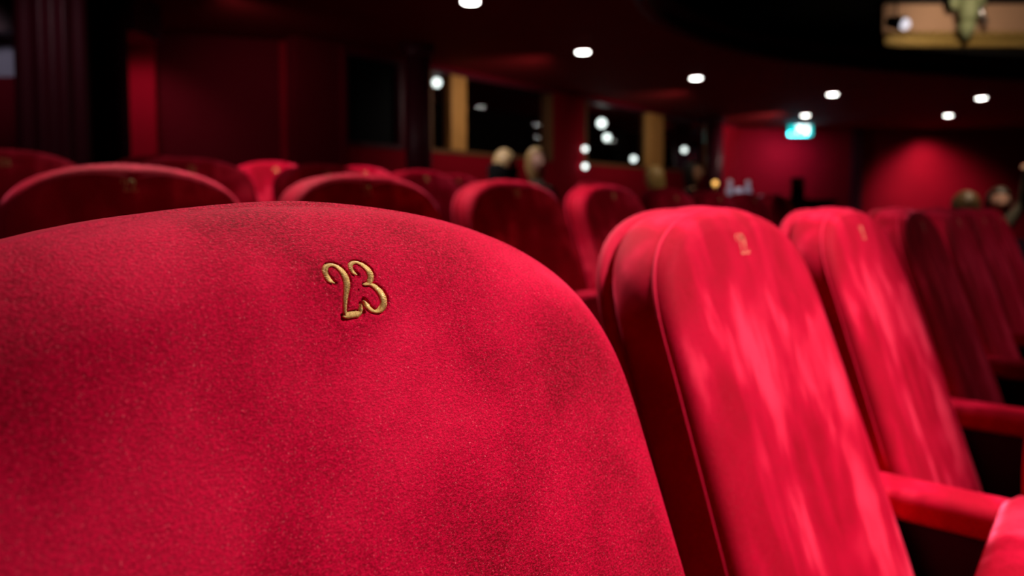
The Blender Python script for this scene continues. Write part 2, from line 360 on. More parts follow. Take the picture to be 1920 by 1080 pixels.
def cushion_me(down=False):
    # rounded pad, tipped up (or down when somebody sits on it)
    bm = bmesh.new(); nx, nz = 20, 22; Wc, Hh, T = .205, .235, .045
    if down: M = Matrix.Translation((0, -.36, .43)) @ Matrix.Rotation(R(-88), 4, 'X')
    else: M = Matrix.Translation((0, -.322, .403)) @ Matrix.Rotation(R(-3), 4, 'X')
    vs = []; fs = []; N = 64; bases = []
    for (off, k) in ((-T, .0), (-T, .55), (-T * .93, .85), (-T * .6, .97), (0, 1.0), (T * .6, .97), (T * .93, .85), (T * 1.05, .55), (T * 1.08, 0.05)):
        bases.append(len(vs))
        for i in range(N):
            a = 2 * math.pi * i / N; c_, s_ = math.cos(a), math.sin(a)
            x = math.copysign(abs(c_) ** .38, c_) * Wc; z = math.copysign(abs(s_) ** .38, s_) * Hh
            q = max(k, .02); sx = 1 - (1 - q) * 1.0; vs.append(M @ Vector((x * (sx if sx < .6 else 1 - (1 - q) * .12 * 1.0) if False else x * sx2(q), -off, z * sx2(q))))
    for a, b in zip(bases[:-1], bases[1:]):
        for i in range(N): j = (i + 1) % N; fs.append((a + i, a + j, b + j, b + i))
    fs.append(tuple(bases[0] + i for i in range(N))[::-1]); fs.append(tuple(bases[-1] + i for i in range(N)))
    return me_from(vs, fs, 'seat_cushion')
def sx2(q):  # 1 at the rim, keeps the pad square-shouldered
    return q if q < .6 else 1 - .16 * (1 - q) / .45 if q < .99 else 1.0

ME_NEAR_BACK = None
digit2 = lambda n: str(n)
SHARED = {}
def shared(key, fn):
    if key not in SHARED: SHARED[key] = fn()
    return SHARED[key]
def make_seat(vel, number, near=False, down=False):
    t = empty('theatre_seat')
    if near: me = backrest_mesh(400, 66, 60, strokes(number, 14))
    else: me = shared('back', lambda: backrest_mesh(144, 2, 22)).copy() if vel.name not in SHARED else SHARED[vel.name]
    SHARED.setdefault(vel.name, me) if not near else None
    link('backrest', me, t, vel)
    nm = link('seat_number', numeral_mesh(number, near), t, GOLD_W if vel is V_SEAT else GOLD); nm.location = (0, 0, 0) if near else (-.008, -.0016, -.004); nm['label'] = '%sgold embroidered number %s' % ('worn ' if vel is V_SEAT else '', number)
    if not near: link('piping', shared('pipe', piping_mesh), t.children[0], PIPE)
    link('back_shell', shared('shell', shell_mesh), t, SHELL)
    link('seat_cushion', shared(('cush', down, vel.name), lambda: cushion_me(down)), t, vel)
    def arm_me():
        return bev_box_me([dict(c=(PITCH / 2, -.275, TOPZ - ARM - .036), s=(.074, .50, .046), bev=.018, seg=5)])
    am = link('armrest', shared(('arm', vel.name), arm_me), t, vel)
    def std_me():
        return bev_box_me([dict(c=(PITCH / 2, -.17, .262), s=(.034, .30, .524), bev=.006, seg=2), dict(c=(PITCH / 2, -.17, .015), s=(.07, .42, .03), bev=.006, seg=2)], False)
    link('side_standard', shared('std', std_me), t, BLACK)
    def rail_me(): return bev_box_me([dict(c=(0, -.155, .26), s=(PITCH - .036, .05, .05), bev=.008, seg=2), dict(c=(0, -.13, .32), s=(.2, .03, .16), bev=.006, seg=1)], False)
    link('cross_rail', shared('rail', rail_me), t, BLACK)
    return t

def place(t, x, y, z, a, label, group):
    t.location = (x, y, z); t.rotation_euler = (0, 0, a); tag(t, label, 'seat', group); return t

# ------------------------------------------------------------------ setting: stepped floor
RB = []                                          # the line of the second row, from which the steps are offset
x, y, a = -.759, 1.430, .723
pts = [(x, y, a)]
xx, yy, aa = x, y, a
for k in range(6):
    xx -= PITCH * math.cos(aa - .028); yy -= PITCH * math.sin(aa - .028); aa -= .057; pts.insert(0, (xx, yy, aa))
xx, yy, aa = x, y, a
for k in range(30):
    da = .057 if aa < .93 else 0; xx += PITCH * math.cos(aa + da / 2); yy += PITCH * math.sin(aa + da / 2); aa += da; pts.append((xx, yy, aa))
LV = [(-99, 0.0), (-.42, .088), (-1.42, .182), (-2.55, .241), (-4.2, .241), (-5.6, .241)]
def offl(d): return [(px + math.sin(pa) * d, py - math.cos(pa) * d) for px, py, pa in pts]
bm = bmesh.new()
lines = [offl(6.0)] + [offl(l[0] + 1.0 - .0) for l in LV[1:]] + [offl(-13)]
zs = [l[1] for l in LV]
for i in range(len(lines) - 1):
    A_, B_ = lines[i], lines[i + 1]; z = zs[i]
    va = [bm.verts.new((p[0], p[1], z)) for p in A_]; vb = [bm.verts.new((p[0], p[1], z)) for p in B_]
    for k in range(len(va) - 1): bm.faces.new((va[k], va[k + 1], vb[k + 1], vb[k]))
    if i + 2 < len(lines):
        vc = [bm.verts.new((p[0], p[1], zs[i + 1])) for p in B_]
        for k in range(len(vb) - 1): bm.faces.new((vb[k], vb[k + 1], vc[k + 1], vc[k]))
tag(link('floor', bm_me(bm), None, CARPET), 'dark carpeted floor rising in low steps under the rows of seats', kind='structure')

# ------------------------------------------------------------------ ceiling: balcony soffit
CEZ = CZ + 2.0
edge = [(-7, -2.5), (-4, -1.6), (-2.4, -.7), (-1.2, .35), (-.35, 1.7), (.25, 3.4), (.62, 5.0), (1.13, 6.87), (1.76, 8.12), (3.09, 9.4), (4.53, 10.15), (6.3, 10.75), (8.0, 11.2), (12, 11.6), (17, 11.6)]
es = catmull(edge, 6)[:, :2].tolist()
poly = es + [(17, 22), (-9, 22), (-9, -2.5)]
tag(prism('ceiling', poly, CEZ, CEZ + .25, CEIL), 'dark red low ceiling under the balcony, curved front edge', kind='structure')
# rounded fascia along the curved edge
vs, fs = [], []
prof = [(.0, .0), (.05, -.03), (.10, .0), (.12, .06), (.08, .11), (.10, .16), (.16, .20), (.14, .32), (.02, .35)]
E_ = np.array(es); Tn = np.gradient(E_, axis=0); Tn /= np.linalg.norm(Tn, axis=1)[:, None]
for i in range(len(E_)):
    nx, ny = Tn[i, 1], -Tn[i, 0]
    for (o_, z_) in prof: vs.append((E_[i, 0] + nx * o_, E_[i, 1] + ny * o_, CEZ + z_))
n_ = len(prof)
for i in range(len(E_) - 1):
    for j in range(n_ - 1): a_ = i * n_ + j; fs.append((a_, a_ + 1, a_ + n_ + 1, a_ + n_))
tag(link('trim_1', me_from(vs, fs), None, BURG), 'dark burgundy moulded front edge of the balcony', kind='structure')
tag(prism('ceiling_upper', [(-9, -8), (19, -8), (19, 22), (-9, 22)], 8.2, 8.4, DARK), 'black upper ceiling of the auditorium', kind='structure')

# ------------------------------------------------------------------ walls
L0, L1 = Vector((-2.1, 8.8)), Vector((5.5, 17.3)); LD = (L1 - L0).normalized(); LN = Vector((LD.y, -LD.x))   # towards the room
LANG = math.atan2(LD.y, LD.x)
def on_line(px, P0=L0, Dr=LD):
    m_ = (px - 960) / F / math.cos(TH); t_ = (m_ * P0.y - P0.x) / (Dr.x - m_ * Dr.y); return t_
def wall_box(name, t0, t1, z0, z1, m, parent=None, th=.2, P0=L0, Dr=LD, off=0., bev=0):
    n2 = Vector((Dr.y, -Dr.x)); c = P0 + Dr * ((t0 + t1) / 2) + n2 * (off - th / 2)
    return box(name, (c.x, c.y, (z0 + z1) / 2), (t1 - t0, th, z1 - z0), m, parent, math.atan2(Dr.y, Dr.x), bev)
SILL, HEAD, FL = CZ + .79, CZ + 1.93, .3
tw = {k: on_line(k) for k in (648, 757, 806, 845, 873, 1035, 1095, 1215, 1240, 1334, 1385)}
def wall_piece(parent, t0, t1, z0, z1, m): return wall_box('wall_panel', t0, t1, z0, z1, m, parent)
wb = empty('wall_back'); tag(wb, 'dark red wall with three black windows running away to the right', kind='structure')
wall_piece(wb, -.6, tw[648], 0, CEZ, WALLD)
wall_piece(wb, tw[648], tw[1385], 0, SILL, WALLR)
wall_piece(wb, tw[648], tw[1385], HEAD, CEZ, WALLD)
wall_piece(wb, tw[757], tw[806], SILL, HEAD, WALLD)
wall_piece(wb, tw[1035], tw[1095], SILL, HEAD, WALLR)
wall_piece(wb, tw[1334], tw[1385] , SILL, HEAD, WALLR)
AMBER_D = mat('brown_varnished_wood', (.20, .085, .03), .5, 0, .3, .2, 6)
def window(name, t0, t1, mull, label, fm=AMBER_D, fw=.05):
    r = empty(name); tag(r, label, kind='structure')
    wall_box('window_frame', t0, t1, SILL, SILL + .05, fm, r, .22, off=.02)
    wall_box('window_frame', t0, t1, HEAD - .04, HEAD, BURG, r, .22, off=.02)
    wall_box('window_frame', t0, t0 + fw, SILL + .05, HEAD - .04, BURG if name == 'window_1' else AMBER_D, r, .22, off=.02)
    wall_box('window_frame', t1 - fw, t1, SILL + .05, HEAD - .04, BURG if name == 'window_1' else AMBER_D, r, .22, off=.02)
    xs = [t0 + fw] + [q for mm in mull for q in mm] + [t1 - fw]
    for mm in mull: wall_box('mullion', mm[0], mm[1], SILL + .05, HEAD - .04, AMBER, r, .16, off=.03, bev=.01)
    for i in range(0, len(xs), 2): wall_box('pane', xs[i], xs[i + 1], SILL + .05, HEAD - .04, PANE, r, .012, off=-.08).data.materials[0] = PANE_R if name == 'window_1' else PANE
    return r
window('window_1', tw[648], tw[757], [], 'black window left of the burgundy column', BURG)
window('window_2', tw[806], tw[1035], [(tw[845], tw[873])], 'wide black window with one broad amber wooden post')
window('window_3', tw[1095], tw[1334], [(tw[1215], tw[1240])], 'dark window reflecting round lights, amber post near its right end')
# dark foyer beyond the windows
fy = empty('wall_foyer'); tag(fy, 'black foyer beyond the windows', kind='structure')
wall_box('wall_panel', -2, 13, 0, CEZ, DARK, fy, .1, off=-2.6)
# far wall at right, past the window wall
tag(box('wall_right', (9.9 + .2, 18.05, 1.6), (10.4, .2, 2.8), WALLR), 'red wall at the far right end under the ceiling', kind='structure')
tag(box('wall_partition', (4.9, 17.7, 1.6), (.5, .3, 2.8), WALLR), 'narrow red wall beside the last window', kind='structure')
a0 = at(1596, 300, 17.9); a1 = at(1614, 300, 17.9)
tag(box('trim_2', ((a0.x + a1.x) / 2, 17.88, 1.6), (a1.x - a0.x, .16, 2.75), BURG), 'dark vertical pilaster between the exit and the red glow', kind='structure')  # dark strip added for the dark corner where the walls meet
# left wall, nearly square to the camera
Q0, Q1 = Vector((-4.9, 7.95)), Vector((-2.1, 8.8)); QD = (Q1 - Q0).normalized()
ql = lambda px: on_line(px, Q0, QD)
wl = empty('wall_left'); tag(wl, 'dark red wall on the left behind the seats', kind='structure')
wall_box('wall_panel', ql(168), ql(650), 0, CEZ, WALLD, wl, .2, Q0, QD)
tag(wall_box('trim_3', ql(235), ql(302), 0, CEZ - .02, mat('bright_red_panel', (.42, .001, .016), .85, 0, .08, .1, 3), None, .1, Q0, QD, .10), 'bright red fabric strip on the left wall', kind='structure')
tag(wall_box('trim_4', ql(530), ql(592), 0, CEZ - .02, WALLR, None, .1, Q0, QD, .08), 'dim red fabric strip near the corner of the left wall', kind='structure')
ws = empty('wall_side'); tag(ws, 'wall beyond the broad column, pale grey above and dark red below', kind='structure')
box('upper_panel', (-6.2, 7.2, 2.6), (2.9, .2, .7), GREY, ws); box('lower_panel', (-6.2, 7.2, 1.13), (2.9, .2, 2.24), WALLD, ws)  # lit patch fading downwards, imitated by a grey panel over a red one
tag(box('trim_5', (-5.2, 7.0, CEZ - .14), (3.4, .5, .4), BURG), 'dark beam over the grey panel', kind='structure')
tag(box('wall_behind', (5, -8, 4), (28, .2, 8.2), DARK), 'dark wall of the stage side behind the viewer', kind='structure')
tag(box('wall_far_left', (-9, 7, 4), (.2, 30, 8.2), DARK), 'dark outer wall on the left', kind='structure')
tag(box('wall_upper', (5, 22, 5.6), (28, .2, 5.6), DARK), 'black upper back wall of the auditorium', kind='structure')
tag(box('wall_outer', (19, 7, 4), (.2, 30, 8.2), DARK), 'dark outer wall on the right', kind='structure')

# drapes and columns
def fluted(name, x, y, r, n, depth, z0, z1, m, ry=1.0, label='', cat='curtain', rz=0):
    vs, fs = [], []; N = n * 10; zz = [z0, z0 + .05, z1 - .05, z1]
    for z in zz:
        for i in range(N):
            a = 2 * math.pi * i / N; q = r * (1 - depth * abs(math.sin(a * n / 2)) ** 1.5)
            X, Y = q * math.cos(a), q * math.sin(a) * ry
            vs.append((X * math.cos(rz) - Y * math.sin(rz), X * math.sin(rz) + Y * math.cos(rz), z))
    for j in range(3):
        for i in range(N): k = (i + 1) % N; fs.append((j * N + i, j * N + k, (j + 1) * N + k, (j + 1) * N + i))
    fs.append(tuple(range(N))[::-1]); fs.append(tuple(3 * N + i for i in range(N)))
    o = link(name, me_from(vs, fs), None, m); o.location = (x, y, 0); return o
p = at(101, 200, 5.6)
dr = empty('column', (p.x, p.y, .3)); tag(dr, 'broad dark burgundy fluted column left of the bright red wall strip', 'column')
def child(o, par, name=None):
    o.parent = par; o.location = Vector(o.location) - par.location
    if name: o.name = name
    return o
child(fluted('shaft', p.x, p.y, .26, 9, .20, .50, CEZ - .16, BURG, .9), dr)
b_ = lathe('base', [(.30, .0), (.30, .08), (.28, .11), (.29, .15), (.26, .20)], (0, 0, 0), BURG, dr)
c_ = lathe('capital', [(.26, 0), (.29, .04), (.28, .07), (.32, .15)], (0, 0, CEZ - .152 - .3), BURG, dr)
p = at(203, 200, 6.7)
d2 = empty('curtain', (p.x, p.y, .3)); tag(d2, 'dark curtain gathered between the broad column and red strip', 'curtain')
for i in range(5):
    cyl('fold', ((i - 2) * .075, .02 * (i % 2), .02), ((i - 2) * .075, .02 * (i % 2), CEZ - .305), .05, .042, DRAPE, d2, 14)
p = at(784, 200, 8.9)
cl = empty('column', (p.x, p.y, .241)); tag(cl, 'slender round burgundy column between the black window and amber post', 'column')
H_ = CEZ - .241
cyl('shaft', (0, 0, .14), (0, 0, H_ - .14), .165, .155, BURG, cl, 32)
lathe('base', [(.22, 0), (.22, .05), (.20, .08), (.20, .11), (.17, .15)], (0, 0, 0), BURG, cl)
lathe('capital', [(.16, 0), (.19, .03), (.18, .06), (.22, .139)], (0, 0, H_ - .14), BURG, cl)
p = at(1340, 250, 15.6)
cl = empty('column', (p.x, p.y, .241)); tag(cl, 'dark column at the right end of the last window', 'column')
H_ = CEZ - .241
cyl('shaft', (0, 0, .14), (0, 0, H_ - .14), .19, .18, BURG, cl, 32)
lathe('base', [(.25, 0), (.25, .05), (.22, .08), (.22, .11), (.19, .15)], (0, 0, 0), BURG, cl)
lathe('capital', [(.18, 0), (.22, .03), (.21, .06), (.26, .139)], (0, 0, H_ - .14), BURG, cl)

# ------------------------------------------------------------------ rows of seats
ROWA = 'red velvet seats of the front row'
s1 = make_seat(V_NEAR, '23', near=True)
place(s1, -.0832, .3389, 0, .8403, 'nearest crimson velvet theatre seat with a sharp gold embroidered 23', ROWA)
labA = ['large red velvet seat just right of seat 23, pink brushed streaks down its face',
        'second seat to the right of seat 23, one long bright streak on its face',
        'third seat to the right of seat 23, dimmer red with a dark gap beside it',
        'fourth seat to the right of seat 23, dim and narrow',
        'fifth seat to the right of seat 23, near the right picture edge',
        'sixth seat to the right of seat 23, cut by the right picture edge', ]
a_ = .8763
for k in range(6):
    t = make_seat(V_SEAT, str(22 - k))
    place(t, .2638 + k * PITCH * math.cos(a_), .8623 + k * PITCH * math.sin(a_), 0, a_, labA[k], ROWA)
ROWB = 'red velvet seats of the second row'
labB = ['wide dark second-row seat behind the left half of seat 23, with glowing rim',
        'second-row seat above the middle of seat 23, dark face with thin bright rim',
        'second-row seat with a bright left flank and light stripes, below the blond people',
        'second-row seat with a bright left flank, just left of the large streaked seat',
        'dark second-row seat in front of the brown-haired person',
        'dim second-row seat below the glassware', 'dim second-row seat right of the glassware',
        'low bright-topped second-row seat near the menu holder', 'far second-row seat behind the front row seats']
x, y, a = -.759, 1.430, .723
for k in range(8):
    t = make_seat(V_FAR, str(22 - k)); place(t, x, y, .088, a, labB[k], ROWB)
    da = .057 if a < .93 else 0
    x += PITCH * math.cos(a + da / 2); y += PITCH * math.sin(a + da / 2); a += da
ROWC = 'red velvet seats of the third row'
labC = ['dark third-row seat at the left picture edge with gold 23', 'third-row seat with small gold number above the rim of the wide dark seat',
        'third-row seat just right of the bright numbered seat', 'dark third-row seat below the burgundy column',
        'third-row seat hidden behind the seat with the bright flank']
x, y, a = -1.538, 2.189, .685
for k in range(4):
    t = make_seat(V_FAR, str(23 - k)); place(t, x, y, .182, a, labC[k], ROWC)
    x += PITCH * math.cos(a + .036); y += PITCH * math.sin(a + .036); a += .072
ROWD = 'red velvet seats of the fourth row'
for (x, y, a, lb, num, dn) in [(-1.60, 3.27, .75, 'black-looking fourth-row seat in shadow at left', '19', False),
        (-1.201, 3.64, .789, 'brightly lit fourth-row seat with a gold number', '18', False),
        (-.83, 4.04, .79, 'bright fourth-row seat top below the black window', '17', False),
        (-.38, 5.02, .82, 'bright fourth-row seat top left of the blond people', '15', False),
        (.72, 6.22, .82, 'reddish fourth-row seat top just right of the blond people', '12', False)]:
    t = make_seat(V_FAR, num, down=dn); place(t, x, y, .241, a, lb, ROWD)

# ------------------------------------------------------------------ lights one can see, with added ones among them
def downlight(px, py, label, energy, tgt=None, deg=100):
    Y = 2.0 * F / (392.4 - py); p = at(px, py, Y); p.z = CEZ - .004
    t = empty('downlight', p); tag(t, label, 'ceiling light', 'round downlights in the dark red ceiling')
    lathe('trim_ring', [(.085, -.004), (.11, -.016), (.118, -.010), (.118, .004), (.085, .004)], (0, 0, 0), BURG, t)
    lathe('lens', [(.001, -.026), (.05, -.024), (.080, -.016), (.084, .002), (.001, .003)], (0, 0, 0), LAMP, t)
    tg = tgt or (p.x, p.y, 0)
    o = spot('downlight_beam', p - Vector((0, 0, .03)), tg, energy, deg, .8, .05, (1, .88, .82)); o.parent = t; o.location = (0, 0, -.03)
    return t
downlight(882, 8, 'round white downlight at the top edge of the picture, nearest of the arc', 220)
downlight(1093, 100, 'round white downlight second along the ceiling arc', 220)
downlight(1305, 148, 'round white downlight above the dark window, third along the arc', 220)
downlight(1561, 178, 'round white downlight up and right of the exit sign', 220)
downlight(1840, 185, 'rightmost round white downlight in the ceiling', 220)
downlight(1778, 217, 'round white downlight above the red glow on the far wall', 60, None, 110)
downlight(1510, 217, 'round white downlight touching the exit sign', 30, None, 90)
# unseen spots added to brighten the walls
spot('wall_wash', (at(1745, 300, 17.4).x, 17.25, CEZ - .02), (at(1740, 300, 18).x, 17.95, 1.2), 110, 110, 1, .15, (1, .8, .8))
spot('wall_wash', (at(1750, 300, 16).x, 15.6, CEZ - .1), (at(1740, 300, 18).x, 17.95, .75), 320, 75, 1, .2, (1, .8, .8))
spot('wall_wash', (-3.95, 7.35, CEZ - .1), (-4.1, 8.2, 1.3), 17, 95, .9, .1, (1, .85, .85))
spot('wall_wash', (-5.1, 5.9, CEZ - .1), (-5.1, 7.1, 2.3), 14, 60, .9, .1, (.9, .88, 1))
spot('wall_wash', (0.6, 9.2, CEZ - .2), (-.4, 10.6, 1.8), 50, 120, .9, .1, (1, .85, .75))
spot('wall_wash', (3.0, 11.9, CEZ - .2), (2.2, 13.6, 1.8), 45, 120, .9, .1, (1, .85, .75))
spot('wall_wash', (5.6, 14.6, CEZ - .2), (5.0, 17.3, 1.8), 120, 100, .9, .1, (1, .85, .75))

def exit_sign():
    p = at(1501, 240, 17.2); t = empty('exit_sign', (p.x, p.y, p.z - .2)); tag(t, 'glowing teal exit sign hanging by a downlight over the dark doorway', 'sign')
    box('housing', (0, .05, .2), (.60, .08, .40), BLACK, t, bev=.01)
    box('hanger', (0, .05, .2 + .2 + (CEZ - p.z - .2) / 2), (.03, .03, CEZ - p.z - .2), BLACK, t)
    pn = box('light_panel', (0, .005, .2), (.57, .02, .37), emitter('teal_light', (.0, .62, .62), 1.4), t, bev=.004)
    W = emitter('white_light', (.85, 1, 1), 3.0)
    bm = bmesh.new()      # running figure, doorway and arrow
    for (c, s, rx) in [((-.02, -.008, .24), (.05, .01, .13), .25), ((-.055, -.008, .15), (.035, .01, .13), .5), ((.03, -.008, .155), (.035, .01, .12), -.6), ((.04, -.008, .255), (.10, .01, .03), .3), ((-.07, -.008, .25), (.09, .01, .03), -.4)]:
        M = Matrix.Translation(c) @ Matrix.Rotation(rx, 4, 'Y') @ Matrix.Diagonal((*s, 1)); bmesh.ops.create_cube(bm, size=1, matrix=M)
    bmesh.ops.create_uvsphere(bm, u_segments=12, v_segments=8, radius=.032, matrix=Matrix.Translation((.01, -.008, .335)) @ Matrix.Diagonal((1, .3, 1, 1)))
    for c, s in [((.15, -.008, .2), (.10, .01, .26))]: bmesh.ops.create_cube(bm, size=1, matrix=Matrix.Translation(c) @ Matrix.Diagonal((*s, 1)))
    link('running_figure', bm_me(bm), pn, W)
    l = bpy.data.lights.new('sign_glow', 'AREA'); l.energy = 14; l.size = .5; l.size_y = .3; l.shape = 'RECTANGLE'; l.color = (.7, .75, 1.0)
    o = bpy.data.objects.new('sign_glow', l); COL.objects.link(o); o.parent = t; o.location = (-.1, -.1, -.02); o.rotation_euler = (R(50), 0, 0)
    spot('sign_glow', Vector((p.x - .15, p.y - .5, p.z + .3)), (p.x - .3, 18.0, p.z - .6), 230, 85, 1, .05, (.85, .45, .95))
exit_sign()

def reflection_globe(px, py, off, r, label, where='foyer'):  # glowing globes added to imitate downlights reflected in the window glass
    t_ = on_line(px); c = L0 + LD * t_ + LN * off
    c = Vector((c.x, c.y)); m_ = (px - 960) / F
    # keep on the sight line at that depth
    p = at(px, py, c.y); t = empty('globe_lamp', p); tag(t, label, 'lamp', 'small round white lamps seen in the dark windows')
    ball('globe', (0, 0, 0), r, REFLECTION, t, (1, 1, 1), 3)
    cyl('cord', (0, 0, r * .9), (0, 0, CEZ - p.z), .004, .004, BLACK, t, 8)  # unseen cord and cap, added to hold the globe
    cyl('cap', (0, 0, r * .8), (0, 0, r * 1.25), r * .4, r * .25, BLACK, t, 12)
reflection_globe(819, 155, -1.0, .065, 'round white lamp left of the amber post, beside the slender column')
reflection_globe(1128, 231, -1.2, .085, 'largest and highest round lamp in the middle window')
reflection_globe(1138, 258, -1.4, .07, 'round lamp just below the largest one in the middle window')
reflection_globe(1097, 279, .12, .045, 'upper of two small round lamps at the left frame of the middle window')
reflection_globe(1097, 312, .24, .045, 'lower of two small round lamps at the left frame of the middle window')
reflection_globe(1188, 298, -1.2, .06, 'round lamp low in the middle window, left of the amber post')
reflection_globe(1283, 281, -1.0, .06, 'round lamp in the last window, right of the amber post')

# ------------------------------------------------------------------ far balcony
def balcony():
    Yb = 17.0
    t = empty('balcony_front', (at(1900, 60, Yb).x, Yb, at(1900, 60, Yb).z - .8)); tag(t, 'far balcony front with a pale cream band above carved gold moulding', 'balcony')
    CREAM = mat('cream_balcony_paint', (.50, .30, .20), .7, 0, .2, .1, 2)
    GILT = mat('dull_gilt_moulding', (.36, .24, .07), .5, .4, .4, .35, 14)
    z = lambda py: at(1800, py, Yb).z - t.location.z
    x0 = at(1655, 60, Yb).x - t.location.x; x1 = at(2120, 60, Yb).x - t.location.x
    L = x1 - x0; xm = (x0 + x1) / 2
    box('cream_band', (xm, .1, (z(8) + z(68)) / 2), (L, .2, z(8) - z(68)), CREAM, t)
    box('top_rail', (xm, .05, z(3)), (L, .34, z(0) - z(8)), BLACK, t)
    box('gilt_band', (xm, .04, (z(68) + z(90)) / 2), (L, .3, z(68) - z(90)), GILT, t)
    box('lower_rail', (xm, .12, (z(92) + z(112)) / 2), (L, .4, z(92) - z(112)), DARK, t)
    me = None
    for i in range(int(L / .16)):
        if me is None:
            bm = bmesh.new(); bmesh.ops.create_uvsphere(bm, u_segments=12, v_segments=8, radius=.07, matrix=Matrix.Diagonal((.9, .8, 1.1, 1))); me = bm_me(bm, True); me.materials.append(GILT)
        o = link('carved_leaf', me, t); o.location = (x0 + .08 + i * .16, -.12, z(66))
    me = None
    for i in range(int(L / .12)):
        if me is None:
            bm = bmesh.new(); add_box(bm, (0, 0, 0), (.07, .08, .10), 0, .015, 1); me = bm_me(bm); me.materials.append(GILT)
        o = link('dentil', me, t); o.location = (x0 + .06 + i * .12, -.13, z(86))
    # ornament
    p = at(1815, 70, Yb - .5); o = empty('cherub_ornament', p + Vector((0, 0, .06))); tag(o, 'greenish winged figure ornament standing out from the cream balcony band', 'ornament')
    G = mat('verdigris_plaster', (.20, .23, .12), .6, 0, .3, .3, 10)
    lathe('bracket', [(.02, -.1), (.10, .0), (.16, .1), (.19, .22), (.15, .3)], (0, .05, 0), G, o, 20)
    lathe('torso', [(.14, .28), (.19, .42), (.21, .58), (.24, .74), (.16, .84), (.07, .88)], (0, 0, 0), G, o, 24)
    ball('head', (0, -.03, 1.0), .12, G, o)
    for s in (-1, 1):
        w_ = ball('wing', (s * .28, .05, .82), .16, G, o, (.9, .4, 1.7), 2)
    cyl('arm', (.15, -.05, .72), (.34, -.12, .22), .06, .04, STEEL, o, 12)
    # stage spotlight
    p = at(1688, 45, Yb - .7); o = empty('stage_spotlight', p); tag(o, 'small steel spotlight hanging at the left end of the cream band', 'spotlight')
    cyl('body', (-.18, .18, .10), (.02, -.10, -.02), .12, .16, mat('black_metal', (.03, .03, .03), .4, .5), o, 20)
    ball('lens', (.03, -.12, -.03), .13, emitter('lit_lens', (.9, .85, .95), .9), o, (1, .6, 1))  # glow stands in for light glinting off the steel
    cyl('yoke', (-.08, .04, .1), (-.08, .04, .75), .02, .02, BLACK, o, 10)
    spot('balcony_light', (at(1850, 0, 14.5).x, 14.4, at(1800, 0, 14.5).z + .3), (at(1840, 50, Yb).x, Yb, at(1880, 60, Yb).z), 210, 110, .8, .2, (1, .78, .55))
balcony()

# ------------------------------------------------------------------ counter with glasses
cy = 6.9
pc = at(1395, 374, cy)
ct = empty('counter', (pc.x, pc.y, .241)); tag(ct, 'dark counter carrying glassware under the exit sign', 'counter')
ch = pc.z - .241
box('counter_top', (.28, 0, ch - .02), (1.1, .35, .04), mat('dark_polished_wood', (.06, .01, .012), .25, 0, .5), ct, bev=.008)
box('counter_body', (.28, 0, (ch - .04) / 2), (1.02, .28, ch - .04), BURG, ct, bev=.01)
GLS = mat('frosted_glass', (.62, .60, .78), .15, 0, .8, .1, 30)
GLS.node_tree.nodes['Principled BSDF'].inputs['Transmission Weight'].default_value = .35
for i, (px, h, r, lb) in enumerate([(1368, .17, .038, 'left glass carafe catching lilac light on the dark counter'), (1385, .11, .034, 'short glass tumbler between two carafes'), (1402, .165, .04, 'right glass carafe catching pink light on the dark counter')]):
    p = at(px, 374, cy - .05 + .03 * (i % 2)); p.z = pc.z + .001
    g = empty('carafe' if h > .12 else 'tumbler', p); tag(g, lb, 'glass', 'glassware on the counter')
    if h > .12:
        lathe('body', [(r * .8, 0), (r, .01), (r, h * .5), (r * .55, h * .7), (r * .5, h * .85), (r * .7, h)], (0, 0, 0), GLS, g, 20)
        lathe('stopper', [(r * .45, h), (r * .5, h + .012), (r * .2, h + .02)], (0, 0, .001), STEEL, g, 16)
    else: lathe('body', [(r * .8, 0), (r, .01), (r * 1.1, h), (r, h), (r * .9, .015)], (0, 0, 0), GLS, g, 20)
spot('counter_light', (pc.x - .1, cy - .8, CEZ - .1), (pc.x, cy, pc.z), 60, 24, .6, .05, (.85, .85, 1))
p = at(1341, 352, cy); g = empty('candle_lamp', (p.x + .0, p.y, pc.z + .001)); tag(g, 'small round amber lamp at the left end of the glassware', 'lamp')
hh = at(1341, 344, cy).z - pc.z
cyl('stem', (0, 0, .008), (0, 0, hh - .02), .006, .006, BRASS, g, 10); lathe('foot', [(.03, 0), (.03, .005), (.008, .012)], (0, 0, 0), BRASS, g, 16)
ball('flame_globe', (0, 0, hh), .026, CANDLE, g)
p = at(1438, 374, cy); g = empty('tray', (p.x, p.y, pc.z + .001)); tag(g, 'low grey tray to the right of the carafes', 'tray')
box('base', (0, 0, .01), (.13, .10, .02), mat('grey_plastic', (.10, .10, .10), .5), g, bev=.005); box('rim', (0, .045, .03), (.13, .01, .025), GREY, g, bev=.003)
p = at(1495, 378, cy); g = empty('menu_holder', (p.x, p.y, pc.z + .001)); tag(g, 'upright black menu holder with a faint gold disc', 'menu holder')
hh = at(1495, 335, cy).z - pc.z
bd = box('board', (0, 0, hh / 2 + .01), (.13, .02, hh), BLACK, g, bev=.006); cyl('gold_disc', (.02, -.0105, hh * .72), (.02, -.014, hh * .72), .026, .026, BRASS, bd, 24)
box('foot', (0, 0, .006), (.15, .09, .012), BLACK, g, bev=.003)

